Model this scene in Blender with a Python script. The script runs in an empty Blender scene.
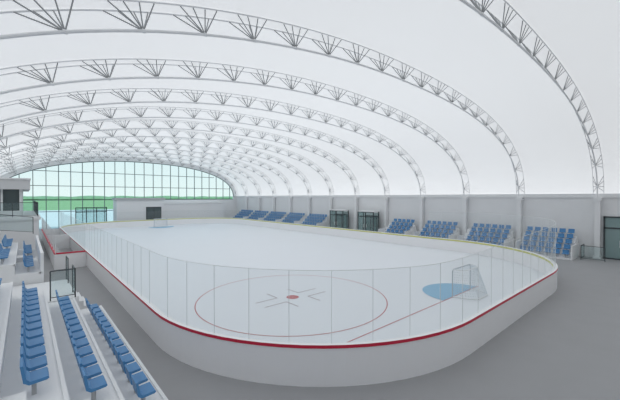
import bpy, math, random, bisect
from mathutils import Vector, Matrix
random.seed(3)
S=bpy.context.scene
try:
    S.view_settings.view_transform='Standard'
except Exception: pass

# ---------------- materials ----------------
def mat(name,col,rough=0.6,spec=0.3,metal=0.0,emit=0.0,noise=0.0,scale=3.0):
    m=bpy.data.materials.new(name); m.use_nodes=True
    nt=m.node_tree; b=nt.nodes['Principled BSDF']
    b.inputs['Base Color'].default_value=(*col,1)
    b.inputs['Roughness'].default_value=rough
    b.inputs['Metallic'].default_value=metal
    b.inputs['Specular IOR Level'].default_value=spec
    if emit>0:
        b.inputs['Emission Color'].default_value=(*col,1)
        b.inputs['Emission Strength'].default_value=emit
    if noise>0:
        tc=nt.nodes.new('ShaderNodeTexCoord'); n=nt.nodes.new('ShaderNodeTexNoise')
        n.inputs['Scale'].default_value=scale; n.inputs['Detail'].default_value=4
        r=nt.nodes.new('ShaderNodeValToRGB')
        r.color_ramp.elements[0].color=(*[c*(1-noise) for c in col],1)
        r.color_ramp.elements[1].color=(*[min(1,c*(1+noise)) for c in col],1)
        nt.links.new(tc.outputs['Object'],n.inputs['Vector'])
        nt.links.new(n.outputs['Fac'],r.inputs['Fac'])
        nt.links.new(r.outputs['Color'],b.inputs['Base Color'])
    return m
def glass(name,tint,film,filmcol):
    m=bpy.data.materials.new(name); m.use_nodes=True
    nt=m.node_tree; nt.nodes.clear()
    o=nt.nodes.new('ShaderNodeOutputMaterial'); t=nt.nodes.new('ShaderNodeBsdfTransparent')
    t.inputs[0].default_value=(*tint,1)
    d=nt.nodes.new('ShaderNodeBsdfPrincipled'); d.inputs['Base Color'].default_value=(*filmcol,1); d.inputs['Roughness'].default_value=0.3
    d.inputs['Specular IOR Level'].default_value=0.25
    mx=nt.nodes.new('ShaderNodeMixShader'); mx.inputs[0].default_value=film
    nt.links.new(t.outputs[0],mx.inputs[1]); nt.links.new(d.outputs[0],mx.inputs[2]); nt.links.new(mx.outputs[0],o.inputs[0])
    return m
M={}
M['membrane']=mat('roof_membrane_glow',(0.84,0.85,0.86),0.8,0.1,emit=0.495,noise=0.02,scale=0.3)  # added emission stands in for light through the membrane and lights the hall
M['white']=mat('white_paint',(0.88,0.89,0.9),0.6,0.2,noise=0.02,scale=2)
M['wall']=mat('wall_paint',(0.86,0.87,0.88),0.8,0.1,noise=0.02,scale=1)
M['board']=mat('board_white',(0.94,0.94,0.95),0.35,0.3,noise=0.01)
M['red']=mat('red_strip',(0.66,0.03,0.07),0.4)
M['yellow']=mat('yellow_strip',(0.66,0.66,0.24),0.4)
M['steel']=mat('truss_steel',(0.40,0.41,0.42),0.5,0.3,noise=0.1)
M['chord']=mat('truss_chord',(0.88,0.89,0.9),0.5,0.3,noise=0.03)
M['post']=mat('glass_post',(0.82,0.84,0.85),0.5,0.3)
M['floor']=mat('floor_rubber',(0.38,0.385,0.395),0.6,0.25,noise=0.05,scale=1.2)
M['ice']=mat('ice',(0.85,0.885,0.925),0.4,0.25,noise=0.012,scale=0.4)
M['linered']=mat('ice_red_line',(0.6,0.2,0.21),0.5)
M['linegrey']=mat('ice_grey_line',(0.42,0.36,0.38),0.5)
M['crease']=mat('crease_blue',(0.29,0.54,0.74),0.5)
M['seat']=mat('seat_blue',(0.08,0.26,0.52),0.4,0.4,noise=0.08,scale=8)
M['dark']=mat('dark_frame',(0.07,0.085,0.09),0.4)
M['mull']=mat('mullion',(0.18,0.23,0.24),0.4)
M['darkglass']=mat('dark_glass',(0.09,0.12,0.125),0.1,0.5)
M['doorglass']=mat('door_glass',(0.27,0.38,0.38),0.1,0.5)
M['net']=mat('net_cord',(0.72,0.78,0.83),0.7)
M['frame']=mat('goal_frame',(0.56,0.6,0.65),0.5)
M['grey']=mat('grey_slab',(0.5,0.51,0.52),0.7,noise=0.03)
M['slab']=mat('cabin_slab',(0.68,0.69,0.7),0.7,noise=0.03)
M['paving']=mat('paving',(0.8,0.8,0.76),0.9,0.1,noise=0.03,scale=.1)
M['grass']=mat('grass',(0.33,0.52,0.26),0.95,0.05,noise=0.15,scale=0.03)
M['tree']=mat('tree_leaves',(0.29,0.46,0.27),0.95,0.05,noise=0.2,scale=0.3)
M['glass']=glass('rink_glass',(0.955,0.97,0.97),0.10,(0.8,0.82,0.83))
M['glassfar']=glass('rink_glass_clear',(0.97,0.98,0.98),0.04,(0.75,0.78,0.8))
M['wing']=glass('window_glass',(0.80,0.93,0.915),0.05,(0.7,0.8,0.8))
M['rail']=glass('rail_glass',(0.82,0.9,0.9),0.12,(0.6,0.7,0.7))

class B:
    def __init__(s): s.v=[];s.f=[];s.m=[];s.ms=[]
    def mi(s,k):
        if k not in s.ms: s.ms.append(k)
        return s.ms.index(k)
    def poly(s,pts,k):
        n=len(s.v); s.v+= [tuple(p) for p in pts]; s.f.append(tuple(range(n,n+len(pts)))); s.m.append(s.mi(k))
    def box(s,x0,x1,y0,y1,z0,z1,k):
        n=len(s.v); s.v+=[(x0,y0,z0),(x1,y0,z0),(x1,y1,z0),(x0,y1,z0),(x0,y0,z1),(x1,y0,z1),(x1,y1,z1),(x0,y1,z1)]
        for f in [(0,3,2,1),(4,5,6,7),(0,1,5,4),(1,2,6,5),(2,3,7,6),(3,0,4,7)]:
            s.f.append(tuple(n+i for i in f)); s.m.append(s.mi(k))
    def tube(s,p,q,r,k,n=6):
        p=Vector(p);q=Vector(q);d=(q-p)
        if d.length<1e-6: return
        d.normalize(); a=Vector((0,0,1)) if abs(d.z)<0.9 else Vector((1,0,0))
        u=d.cross(a).normalized(); w=d.cross(u)
        b=len(s.v)
        for c in (p,q):
            for i in range(n):
                t=2*math.pi*i/n; s.v.append(tuple(c+u*r*math.cos(t)+w*r*math.sin(t)))
        for i in range(n):
            j=(i+1)%n; s.f.append((b+i,b+j,b+n+j,b+n+i)); s.m.append(s.mi(k))
        s.f.append(tuple(b+i for i in range(n))[::-1]); s.m.append(s.mi(k))
        s.f.append(tuple(b+n+i for i in range(n))); s.m.append(s.mi(k))
    def path(s,pts,r,k,n=6):
        for a,b in zip(pts[:-1],pts[1:]): s.tube(a,b,r,k,n)
    def extr(s,prof,y0,y1,k):   # prof: list of (x,z) closed polygon
        n=len(prof); b=len(s.v)
        s.v+=[(x,y0,z) for x,z in prof]+[(x,y1,z) for x,z in prof]
        for i in range(n):
            j=(i+1)%n; s.f.append((b+i,b+j,b+n+j,b+n+i)); s.m.append(s.mi(k))
        s.f.append(tuple(b+i for i in range(n))[::-1]); s.m.append(s.mi(k))
        s.f.append(tuple(b+n+i for i in range(n))); s.m.append(s.mi(k))
    def obj(s,name,smooth=False,parent=None):
        me=bpy.data.meshes.new(name); me.from_pydata(s.v,[],s.f)
        for k in s.ms: me.materials.append(M[k])
        me.polygons.foreach_set('material_index',s.m)
        if smooth: me.polygons.foreach_set('use_smooth',[True]*len(s.f))
        me.update(); o=bpy.data.objects.new(name,me); S.collection.objects.link(o)
        if parent: o.parent=parent
        return o
def seat(b,x,y,z,d,w=0.40,k='seat',sc=1.0):
    P=[(0.0,0.80),(0.05,0.81),(0.10,0.50),(0.16,0.44),(0.44,0.46),(0.46,0.42),(0.42,0.39),(0.14,0.37),(0.05,0.44)]
    b.extr([(x+d*px*sc,z+(pz-0.05)*(.85+.15*sc)*sc) for px,pz in P],y-w/2,y+w/2,k)
    b.box(min(x+d*.18*sc,x+d*.26*sc),max(x+d*.18*sc,x+d*.26*sc),y-.04,y+.04,z,z+.32*sc,'grey')

XC=14.0; CA=17.5; CB=5.9; RB=6.35
EXR=2.35
RW=32.0; LW=XC-(RW-XC)
Y0=-8.95; YE=59.3; BAY=4.55
ribs=[4.7+BAY*i for i in range(-2,13)]
ribs[2]=4.2
def se(t):
    c=-math.cos(t); s=math.sin(t)
    if c<=0: return c,s
    e=2/EXR
    return abs(c)**e, max(0,s)**e
def chord(t):
    c,s=se(t); return (XC+CA*c, 4.4+CB*s)
def roof(t):
    c,s=se(t); return (XC+(CA+.5)*c, 4.6+RB*s)

# ---------------- floor ----------------
b=B(); b.box(LW-.3,32.3,-9.3,59.6,-0.3,0,'floor'); b.obj('floor')
# ---------------- walls ----------------
b=B(); b.box(RW,RW+.3,-9.3,59.6,0,4.75,'wall')
b.obj('wall_right')
b=B(); b.box(LW-.3,LW,-9.3,59.6,0,4.75,'wall'); b.obj('wall_left')
def endwall(name,y0,y1,window):
    b=B(); n=48
    lo=[];hi=[]
    for i in range(n+1):
        t=math.pi*i/n
        hi.append(roof(t)); lo.append(chord(t))
    if window:
        for yy in (y0,y1):
            for i in range(n):
                a=lo[i];c=lo[i+1];e=hi[i+1];f=hi[i]
                b.poly([(a[0],yy,a[1]),(c[0],yy,c[1]),(e[0],yy,e[1]),(f[0],yy,f[1])],'white')
        for i in range(n):
            a=lo[i];c=lo[i+1]
            b.poly([(a[0],y0,a[1]),(c[0],y0,c[1]),(c[0],y1,c[1]),(a[0],y1,a[1])],'white')
        b.box(LW,LW+.6,y0,y1,0,4.6,'white'); b.box(31.4,32,y0,y1,0,4.6,'white')
        b.box(17.2,31.4,y0,y1,0,4.0,'white')
    else:
        pts=[(LW,0)]+hi+[(32,0)]
        b.poly([(x,y0,z) for x,z in pts],'wall'); b.poly([(x,y1,z) for x,z in pts],'wall')
    return b.obj(name)
endwall('wall_far',YE,YE+.3,True)
endwall('wall_near',-9.25,-8.95,False)

# window with mullions
b=B()
def chz(x):
    u=(x-XC)/CA
    p=2 if u<0 else EXR
    return 4.4+CB*max(0,1-abs(u)**p)**(1/p)
yy=YE+.15
xs=[LW+.6+1.42*i for i in range(27)]
for x in xs:
    if x>31.3: break
    z0=4.0 if x>17.1 else 0
    b.box(x-.045,x+.045,yy-.06,yy+.06,z0,chz(x)+.02,'mull')
for z in (2.4,4.05,6.1,8.2):
    if z<4.4: xa,xb=LW+.6,(31.4 if z>4 else 17.2)
    else:
        h=CA*math.sqrt(1-((z-4.4)/CB)**2); xa,xb=XC-h,XC+h
    b.box(xa,xb,yy-.05,yy+.05,z-.045,z+.045,'mull')
pts=[chord(math.pi*i/60) for i in range(61)]
for (x0,z0),(x1,z1) in zip(pts[:-1],pts[1:]):
    b.poly([(x0,yy,0 if x0<17 else 4.0),(x1,yy,0 if x0<17 else 4.0),(x1,yy,z1),(x0,yy,z0)],'wing')
b.path([(p[0],yy,p[1]-.03) for p in pts],.09,'mull')
b.obj('window_1')

# ---------------- ceiling membrane ----------------
b=B(); n=56; ny=6
ys=[]
for a,c in zip(ribs[:-1],ribs[1:]):
    for j in range(ny): ys.append((a+(c-a)*j/ny, math.sin(math.pi*j/ny)))
ys=ys+[(ribs[-1],0)]
if ribs[0]>Y0: ys=[(Y0-.3,0)]+ys
ys.append((YE+.35,0))
verts=[];faces=[]
for y,bu in ys:
    for i in range(n+1):
        t=math.pi*i/n; x,z=roof(t)
        k=.18*bu*math.sin(t)
        verts.append((x,y,z+k))
for j in range(len(ys)-1):
    for i in range(n):
        a=j*(n+1)+i; faces.append((a,a+1,a+n+2,a+n+1))
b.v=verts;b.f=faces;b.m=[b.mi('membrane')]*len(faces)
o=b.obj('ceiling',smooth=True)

# ---------------- trusses ----------------
def truss_mesh():
    b=B()
    N=72
    P=[chord(math.pi*i/N) for i in range(N+1)]
    b.path([(x,0,z) for x,z in P],.042,'chord',8)
    for dy in (-.3,.3):
        Q=[]
        for i in range(N+1):
            t=math.pi*i/N; x,z=roof(t); Q.append((x*1.0+( .03 if x<XC else -.03),dy,z-.01))
        b.path(Q,.022,'chord',6)
    fine=[chord(math.pi*i/2000) for i in range(2001)]
    L=[0]
    for a,c in zip(fine[:-1],fine[1:]): L.append(L[-1]+math.dist(a,c))
    tot=L[-1]; nn=int(tot/1.7)
    def tat(s):
        i=min(2000,max(0,bisect.bisect(L,s))); return math.pi*i/2000
    for k in range(nn):
        s=(k+.5)*tot/nn; t=tat(s); x,z=chord(t)
        for ds in (-.52,-.18,.18,.52):
            t2=tat(s+ds); x2,z2=roof(t2)
            for dy in (-.28,.28):
                b.tube((x,0,z),(x2,dy,z2-.04),.018,'steel',5)
        b.tube((x-.05,0,z),(x+.05,0,z),.056,'chord',8)
    return b
tb=truss_mesh(); first=tb.obj('roof_truss')
first.location.y=ribs[0]
for i,y in enumerate(ribs[1:]):
    if i==len(ribs)-2: y-=.6
    o=bpy.data.objects.new('roof_truss.%03d'%(i+1),first.data); o.location.y=y; S.collection.objects.link(o)
# columns
first=None
for y in ribs[1:-1]:
    for side in (0,1):
        if first is None:
            b=B(); b.box(-.2,.2,-.16,.16,0,4.4,'white'); b.box(-.27,.27,-.24,.24,0,.12,'white'); b.box(-.25,.25,-.22,.22,4.22,4.45,'white')
            first=b.obj('support_column'); o=first
        else:
            o=bpy.data.objects.new('support_column',first.data); S.collection.objects.link(o)
        o.location=(31.7 if side==0 else LW+.3,y,0)

# ---------------- rink ----------------
RX0,RX1,RY0,RY1=3.0,26.8,4.0,54.5
def outline(x0=RX0,x1=RX1,y0=RY0,y1=RY1,seg=20):
    rs=[6.6,8.4,7.5,7.5]
    C=[(x0+rs[0],y0+rs[0]),(x1-rs[1],y0+rs[1]),(x1-rs[2],y1-rs[2]),(x0+rs[3],y1-rs[3])]
    st=[math.pi,1.5*math.pi,0,.5*math.pi]
    out=[]
    for c,r,s in zip(C,rs,st):
        for i in range(seg+1):
            a=s+.5*math.pi*i/seg
            out.append((c[0]+r*math.cos(a),c[1]+r*math.sin(a)))
    res=[]
    for i in range(len(out)):
        a=out[i]; c=out[(i+1)%len(out)]
        d=math.dist(a,c); m=max(1,int(round(d/1.2)) if d>2.5 else 1)
        for k in range(m): res.append((a[0]+(c[0]-a[0])*k/m,a[1]+(c[1]-a[1])*k/m))
    return res
def ring(b,pts,z0,z1,k,cond=None):
    n=len(pts)
    zf=z1 if callable(z1) else (lambda p: z1)
    for i in range(n):
        a=pts[i];c=pts[(i+1)%n]
        if cond and not cond(a,c): continue
        b.poly([(*a,z0),(*c,z0),(*c,zf(c)),(*a,zf(a))],k)
po=outline()
def inner(pts,d):
    n=len(pts);r=[]
    for i in range(n):
        a=Vector(pts[i-1]);c=Vector(pts[(i+1)%n]); t=(c-a).normalized(); nr=Vector((-t.y,t.x))
        r.append((pts[i][0]+nr.x*d,pts[i][1]+nr.y*d))
    return r
pi_=inner(po,.14)
b=B()
ring(b,po,0,.92,'board'); ring(b,inner(po,-.02),.92,1.0,'red')
ring(b,pi_,0,.86,'board'); ring(b,inner(po,.16),.86,.98,'yellow')
po2=inner(po,-.02); pi2=inner(po,.16)
for i in range(len(po)):
    j=(i+1)%len(po)
    b.poly([(*po2[i],1.0),(*po2[j],1.0),(*pi2[j],.98),(*pi2[i],.98)],'board')
    b.poly([(*po2[i],.92),(*po2[j],.92),(*po[j],.92),(*po[i],.92)],'red')
boards=b.obj('rink_dasher_boards',smooth=False)
# glass
g=B(); pg=inner(po,.07)
YC=14.5
def isfar(p): return (p[0]>24 and p[1]>YC) or p[1]>50
def top_z(p):
    if p[1]>YC: return 2.75 if p[0]<10 else 3.25
    u=min(1,max(0,(p[0]-8)/14)); return 2.75+.5*u
n=len(pg)
ring(g,pg,1.0,top_z,'glass',lambda a,c: not isfar(a))
ring(g,pg,1.0,2.3,'glassfar',lambda a,c: isfar(a))
acc=.3
for i in range(n):
    a=Vector(pg[i]);c=Vector(pg[(i+1)%n]); d=(c-a).length
    far=isfar(a)
    if not far:
        g.tube((a.x,a.y,top_z(a)),(c.x,c.y,top_z(c)),.007,'post',4)
    s=0
    while acc+ (d-s) >=1.02:
        s+=1.02-acc; acc=0; p=a+(c-a)*(s/d)
        if not far: g.tube((p.x,p.y,1.0),(p.x,p.y,top_z(p)),.008 ,'post',4)
    acc+=d-s
g.obj('glass_panels',parent=boards)
# ice
b=B()
pin=inner(po,.145)
b.poly([(*p,.02) for p in pin],'ice')
zi=.026
def annulus(cx,cy,r0,r1,k,z,a0=0,a1=2*math.pi,n=72):
    for i in range(n):
        t0=a0+(a1-a0)*i/n;t1=a0+(a1-a0)*(i+1)/n
        b.poly([(cx+r0*math.cos(t0),cy+r0*math.sin(t0),z),(cx+r1*math.cos(t0),cy+r1*math.sin(t0),z),(cx+r1*math.cos(t1),cy+r1*math.sin(t1),z),(cx+r0*math.cos(t1),cy+r0*math.sin(t1),z)],k)
def rect(x0,x1,y0,y1,k,z=zi): b.poly([(x0,y0,z),(x1,y0,z),(x1,y1,z),(x0,y1,z)],k)
CX,CY=9.0,11.5
GX,GY=15.3,6.8
annulus(CX,CY,4.10,4.14,'linered',zi)
annulus(CX,CY,.02,.28,'linered',zi)
for sx in (-1,1):
    for sy in (-1,1):
        x=CX+sx*.6;y=CY+sy*.35
        rect(min(x,x+sx*1.1),max(x,x+sx*1.1),y-.025,y+.025,'linegrey')
        rect(x-.025,x+.025,min(y,y+sy*.8),max(y,y+sy*.8),'linegrey')
rect(5.2,17.2,GY-.022,GY+.022,'linered')
annulus(GX,GY+.03,.02,1.7,'crease',zi+.003,0,math.pi,36)
FY=RY1-3
annulus(GX,FY,.02,1.8,'crease',zi+.003,math.pi,2*math.pi,36)
rect(6,24,FY-.03,FY+.03,'linered',zi-.001)
b.obj('ice_rink')

# goals
def goal():
    b=B(); w=.92;h=1.22;dp=.95
    R=.026
    b.path([(-w,0,0),(-w,0,h-.08),(-w+.08,0,h),(w-.08,0,h),(w,0,h-.08),(w,0,0)],R,'frame',8)
    base=[]
    for i in range(17):
        t=math.pi*i/16; base.append((-w*math.cos(t)*1.0,-dp*min(1,math.sin(t)*1.25),.03))
    b.path(base,.022,'chord',6)
    top=[]
    for i in range(17):
        t=math.pi*i/16; top.append((-w*math.cos(t)*.98,-.5*min(1,math.sin(t)*1.25),h))
    b.path(top,.018,'chord',6)
    def lerp(a,c,u): return tuple(a[k]+(c[k]-a[k])*u for k in range(3))
    def dens(P,m):
        out=[]
        for a,c in zip(P[:-1],P[1:]):
            for k in range(m): out.append(lerp(a,c,k/m))
        out.append(P[-1]); return out
    A=dens(base,2);C=dens(top,2)
    for a,c in zip(A,C): b.tube(a,c,.006,'net',4)
    for k in range(1,11):
        u=k/11; b.path([lerp(a,c,u) for a,c in zip(A,C)],.006,'net',4)
    for k in range(1,12):
        x=-w+2*w*k/12
        b.tube((x,0,h),(x,-.45,h),.006,'net',4)
    for k in range(1,5): b.tube((-w,-.1*k,h),(w,-.1*k,h),.006,'net',4)
    return b
ga=goal().obj('hockey_goal'); ga.location=(GX,GY,.03)
gb=bpy.data.objects.new('hockey_goal.001',ga.data); S.collection.objects.link(gb); gb.location=(GX,FY,.03); gb.rotation_euler=(0,0,math.pi)

# ---------------- left stand ----------------
TW=.75; TR=.40
def stand_left(ya,yb,aisles,nr=9,k0=0,name='grandstand'):
    b=B()
    for k in range(k0,nr):
        x1=1.95-TW*k; x0=x1-TW
        if x0<LW+.55: break
        b.box(x0,x1,ya,yb,0,.75+TR*k,'white')
        b.box(x1-.04,x1+.02,ya,yb,.75+TR*k-.06,.75+TR*k+.02,'white')
        for a in aisles:
            if k>k0: b.box(x1,x1+.3,a-.42,a+.42,.75+TR*(k-1),.75+TR*k-TR*.5,'white')
        y=ya+.4
        while y<yb-.3:
            if all(abs(y-a)>.68 for a in aisles):
                seat(b,x1-.52,y,.75+TR*k,1,w=.36,sc=.72)
            y+=.50
    if k0: b.box(1.95-TW*k0,1.95-TW*k0+.1,ya,yb,0,.75+TR*k0+.75,'white')
    return b.obj(name)
stand_left(-7,13.2,[-1.2,5.7])
stand_left(16.6,24.5,[20.2],nr=9,k0=2,name='grandstand')
def railing(name,segs,zh=.95):
    b=B()
    for (x0,y0,z0),(x1,y1,z1) in segs:
        L=math.dist((x0,y0),(x1,y1)); n=max(1,int(round(L/1.2)))
        for i in range(n+1):
            u=i/n; x=x0+(x1-x0)*u;y=y0+(y1-y0)*u;z=z0+(z1-z0)*u
            b.tube((x,y,z),(x,y,z+zh),.02,'dark',6)
        b.tube((x0,y0,z0+zh),(x1,y1,z1+zh),.022,'dark',6)
        b.tube((x0,y0,z0+.1),(x1,y1,z1+.1),.014,'dark',6)
        b.poly([(x0,y0,z0+.12),(x1,y1,z1+.12),(x1,y1,z1+zh-.03),(x0,y0,z0+zh-.03)],'rail')
    return b.obj(name)
b=B(); b.box(LW+.6,1.3,13.3,16.5,0,1.15,'white')
for i in range(5): b.box(1.3+.14*i,1.3+.14*(i+1),14.2,15.6,0,1.15-.19*(i+1),'white')
b.obj('access_landing')
railing('glass_railing',[((1.25,13.35,1.16),(.6,13.35,1.16)),((1.25,15.7,1.16),(1.25,16.45,1.16)),((1.25,13.35,1.16),(1.25,14.1,1.16))])
railing('glass_railing',[((.35,24.45,2.4),(-2.5,24.45,2.8))])

# press cabin on left
L1=LW+.6
b=B()
b.box(L1,.75,30,44,0,2.9,'white')
b.box(L1,.85,29.9,44,2.9,3.1,'white')
b.box(L1,-.15,32,43.5,3.1,3.5,'white')
b.box(L1,-.25,32.1,43.4,3.5,5.05,'darkglass')
for y in (32,34.9,37.8,40.6,43.35):
    b.box(-.3,-.12,y,y+.15,3.1,5.05,'white')
for x in (-2.4,-1.3,-.3): b.box(x,x+.12,31.95,32.12,3.1,5.05,'white')
b.box(L1,.3,31.2,44,5.05,5.75,'slab')
b.box(L1,.34,31.1,44.1,5.75,5.85,'white')
b.obj('press_cabin')
railing('glass_railing',[((.7,30.1,3.11),(L1+.1,30.1,3.11)),((.7,30.1,3.11),(.7,43.9,3.11))],1.0)

# players bench
b=B()
bx0,bx1,by0,by1=1.35,2.95,25.5,46
b.box(bx0,bx0+.1,by0,by1,0,.95,'board'); b.box(bx0-.02,bx0+.12,by0,by1,.95,1.03,'red')
b.box(bx0+.1,bx1,by0,by0+.1,0,.95,'board'); b.box(bx0+.1,bx1,by0-.02,by0+.12,.95,1.03,'red')
b.box(bx0+.1,bx1,by1-.1,by1,0,.95,'board')
b.box(bx0+.1,bx1,35.6,35.8,0,1.2,'board')
for y0,y1 in ((by0+.5,35.2),(36.2,by1-.5)):
    b.box(bx0+.25,bx0+.6,y0,y1,.42,.48,'grey')
    y=y0+.2
    while y<y1: b.box(bx0+.3,bx0+.55,y,y+.06,0,.42,'dark'); y+=1.5
b.poly([(bx0+.05,by0,1.03),(bx0+.05,by1,1.03),(bx0+.05,by1,2.3),(bx0+.05,by0,2.3)],'glass')
b.poly([(bx0+.05,by0+.05,1.03),(bx1,by0+.05,1.03),(bx1,by0+.05,2.6),(bx0+.05,by0+.05,2.6)],'glass')
y=by0
while y<by1+.1:
    b.tube((bx0+.05,y,1),(bx0+.05,y,2.3),.025,'post',6); y+=1.7
b.obj('players_bench')

# ---------------- right stands ----------------
def stand_right(ya,yb,name='spectator_stand'):
    b=B()
    for k in range(5):
        x0=29.2+.44*k
        x1=x0+.44 if k<4 else 31.42
        b.box(x0,x1,ya,yb,0,.12+.35*k,'white')
        y=ya+.35
        while y<yb-.2:
            seat(b,x0+.40,y,.12+.35*k,-1,w=.38,sc=.76); y+=.54
    b.box(29.2,31.42,ya-.08,ya,0,1.0,'white'); b.box(29.2,31.42,yb,yb+.08,0,1.0,'white')
    return b.obj(name)
for ya,yb in ((5.3,8.7),(9.6,13.3),(14.2,17.7),(18.8,22.0),(32.2,36.4),(37.0,41.0),(41.6,46),(46.6,51),(51.6,56)):
    stand_right(ya,yb)
def vestibule(ya,yb,k=1):
    b=B(); x0=30.3;x1=31.4;h=2.75
    b.box(x0,x1,ya,yb,h,h+.1,'white')
    m=(ya+yb)/2
    for y in (ya,m-.05,yb-.1):
        b.box(x0,x0+.08,y,y+.1,0,h,'dark')
    for y in (ya,yb-.1): b.box(x1-.1,x1,y,y+.1,0,h,'dark')
    b.box(x0,x0+.08,ya,yb,2.15,2.25,'dark'); b.box(x0,x1,ya,ya+.08,2.15,2.22,'dark')
    b.box(x0,x0+.08,ya,yb,2.67,2.75,'dark')
    b.box(x0+.03,x0+.05,ya+.1,yb-.1,0,2.66,'rail'); b.box(x0+.1,x1-.1,ya+.04,ya+.06,0,2.66,'rail'); b.box(x0+.1,x1-.1,yb-.06,yb-.04,0,2.66,'rail')
    b.box(x1-.06,x1-.02,m-.95,m+.95,0,2.3,'dark')
    b.box(x1-.09,x1-.06,m-.85,m-.08,.1,2.2,'doorglass'); b.box(x1-.09,x1-.06,m+.08,m+.85,.1,2.2,'doorglass')
    b.tube((x0-.05,m-.2,.9),(x0-.05,m-.2,1.3),.02,'chord'); b.tube((x0-.05,m+.2,.9),(x0-.05,m+.2,1.3),.02,'chord')
    return b.obj('door_%d'%k)
vestibule(23.6,26.0,1); vestibule(28.4,30.8,2)
b=B()
b.box(31.9,31.98,.3,3.9,0,3.1,'doorglass')
for y in (.3,1.5,2.7,3.8): b.box(31.84,31.92,y,y+.1,0,3.1,'dark')
for z in (0,2.2,3.0): b.box(31.84,31.92,.3,3.9,z,z+.1,'dark')
for y in (2.5,3.0): b.tube((31.8,y,.9),(31.8,y,1.4),.02,'chord')
b.obj('door_3')
railing('glass_railing',[((30.2,3.6,0),(30.2,4.9,0)),((30.2,4.9,0),(31.3,4.9,0))],1.0)
b=B(); b.box(31.9,32,-8.9,59.2,4.45,4.75,'white'); b.obj('trim_1')

# far service building
b=B()
b.box(10.5,17.3,56.6,59.2,0,4.0,'wall'); b.box(10.3,17.5,56.4,59.25,4.0,4.35,'grey')
b.box(14.6,16.9,56.52,56.62,.0,2.9,'dark'); b.box(14.75,15.65,56.48,56.54,.1,2.75,'darkglass'); b.box(15.8,16.75,56.48,56.54,.1,2.75,'darkglass')
b.obj('service_kiosk')
b=B()
b.box(17.6,28.6,57.6,59.2,0,3.3,'white'); b.box(17.6,28.6,57.5,59.2,3.3,3.45,'wall')
b.obj('storage_partition')
b=B()
for x in (5.6,6.9,8.2,9.5): b.box(x,x+.1,58.9,59.1,0,2.9,'dark')
for z in (2.2,2.85): b.box(5.6,9.6,58.9,59.1,z,z+.1,'dark')
b.box(5.65,9.55,58.98,59.0,0,2.85,'rail')
b.obj('door_4')

# ---------------- outside ----------------
b=B(); b.box(-700,700,59.7,150,-.6,-.3,'paving'); b.obj('outdoor_paving')
b=B(); b.box(-1500,1500,150,1800,-.6,-.25,'grass'); b.obj('grass_field')
b=B()
x=-900
while x<900:
    h=random.uniform(5,7); w=random.uniform(18,34); y=random.uniform(560,600)
    rings=[]
    for zf,rf in ((0,.55),(.3,1.0),(.65,.85),(.9,.5),(1.0,.1)):
        rings.append([(x+w*rf*math.cos(a)*random.uniform(.85,1.1),y+9*rf*math.sin(a),-.24+h*zf) for a in [2*math.pi*i/8 for i in range(8)]])
    for r0,r1 in zip(rings[:-1],rings[1:]):
        for i in range(8):
            j=(i+1)%8; b.poly([r0[i],r0[j],r1[j],r1[i]],'tree')
    x+=w*.7
b.obj('tree_line')

# ---------------- light ----------------
w=bpy.data.worlds.new('World'); S.world=w; w.use_nodes=True; nt=w.node_tree; nt.nodes.clear()
o=nt.nodes.new('ShaderNodeOutputWorld'); bg=nt.nodes.new('ShaderNodeBackground')
tc=nt.nodes.new('ShaderNodeTexCoord'); sx=nt.nodes.new('ShaderNodeSeparateXYZ'); r=nt.nodes.new('ShaderNodeValToRGB')
r.color_ramp.elements[0].position=0.0; r.color_ramp.elements[0].color=(.95,.98,.98,1)
r.color_ramp.elements[1].position=.5; r.color_ramp.elements[1].color=(.45,.68,.9,1)
nt.links.new(tc.outputs['Generated'],sx.inputs[0]); nt.links.new(sx.outputs['Z'],r.inputs[0]); nt.links.new(r.outputs[0],bg.inputs[0]); nt.links.new(bg.outputs[0],o.inputs[0])
bg.inputs[1].default_value=1.08
l=bpy.data.lights.new('sun','SUN'); l.energy=1.5; l.angle=.05
lo=bpy.data.objects.new('sun_light',l); lo.rotation_euler=(math.radians(35),0,math.radians(20)); S.collection.objects.link(lo)

# ---------------- camera ----------------
c=bpy.data.cameras.new('Camera'); co=bpy.data.objects.new('Camera',c); S.collection.objects.link(co)
c.sensor_width=36; c.lens=327/620*36; c.clip_end=3000; c.clip_start=.05
co.location=(0,0,4.5); co.rotation_euler=(math.radians(90-.53),0,-math.radians(41.1))
S.camera=co
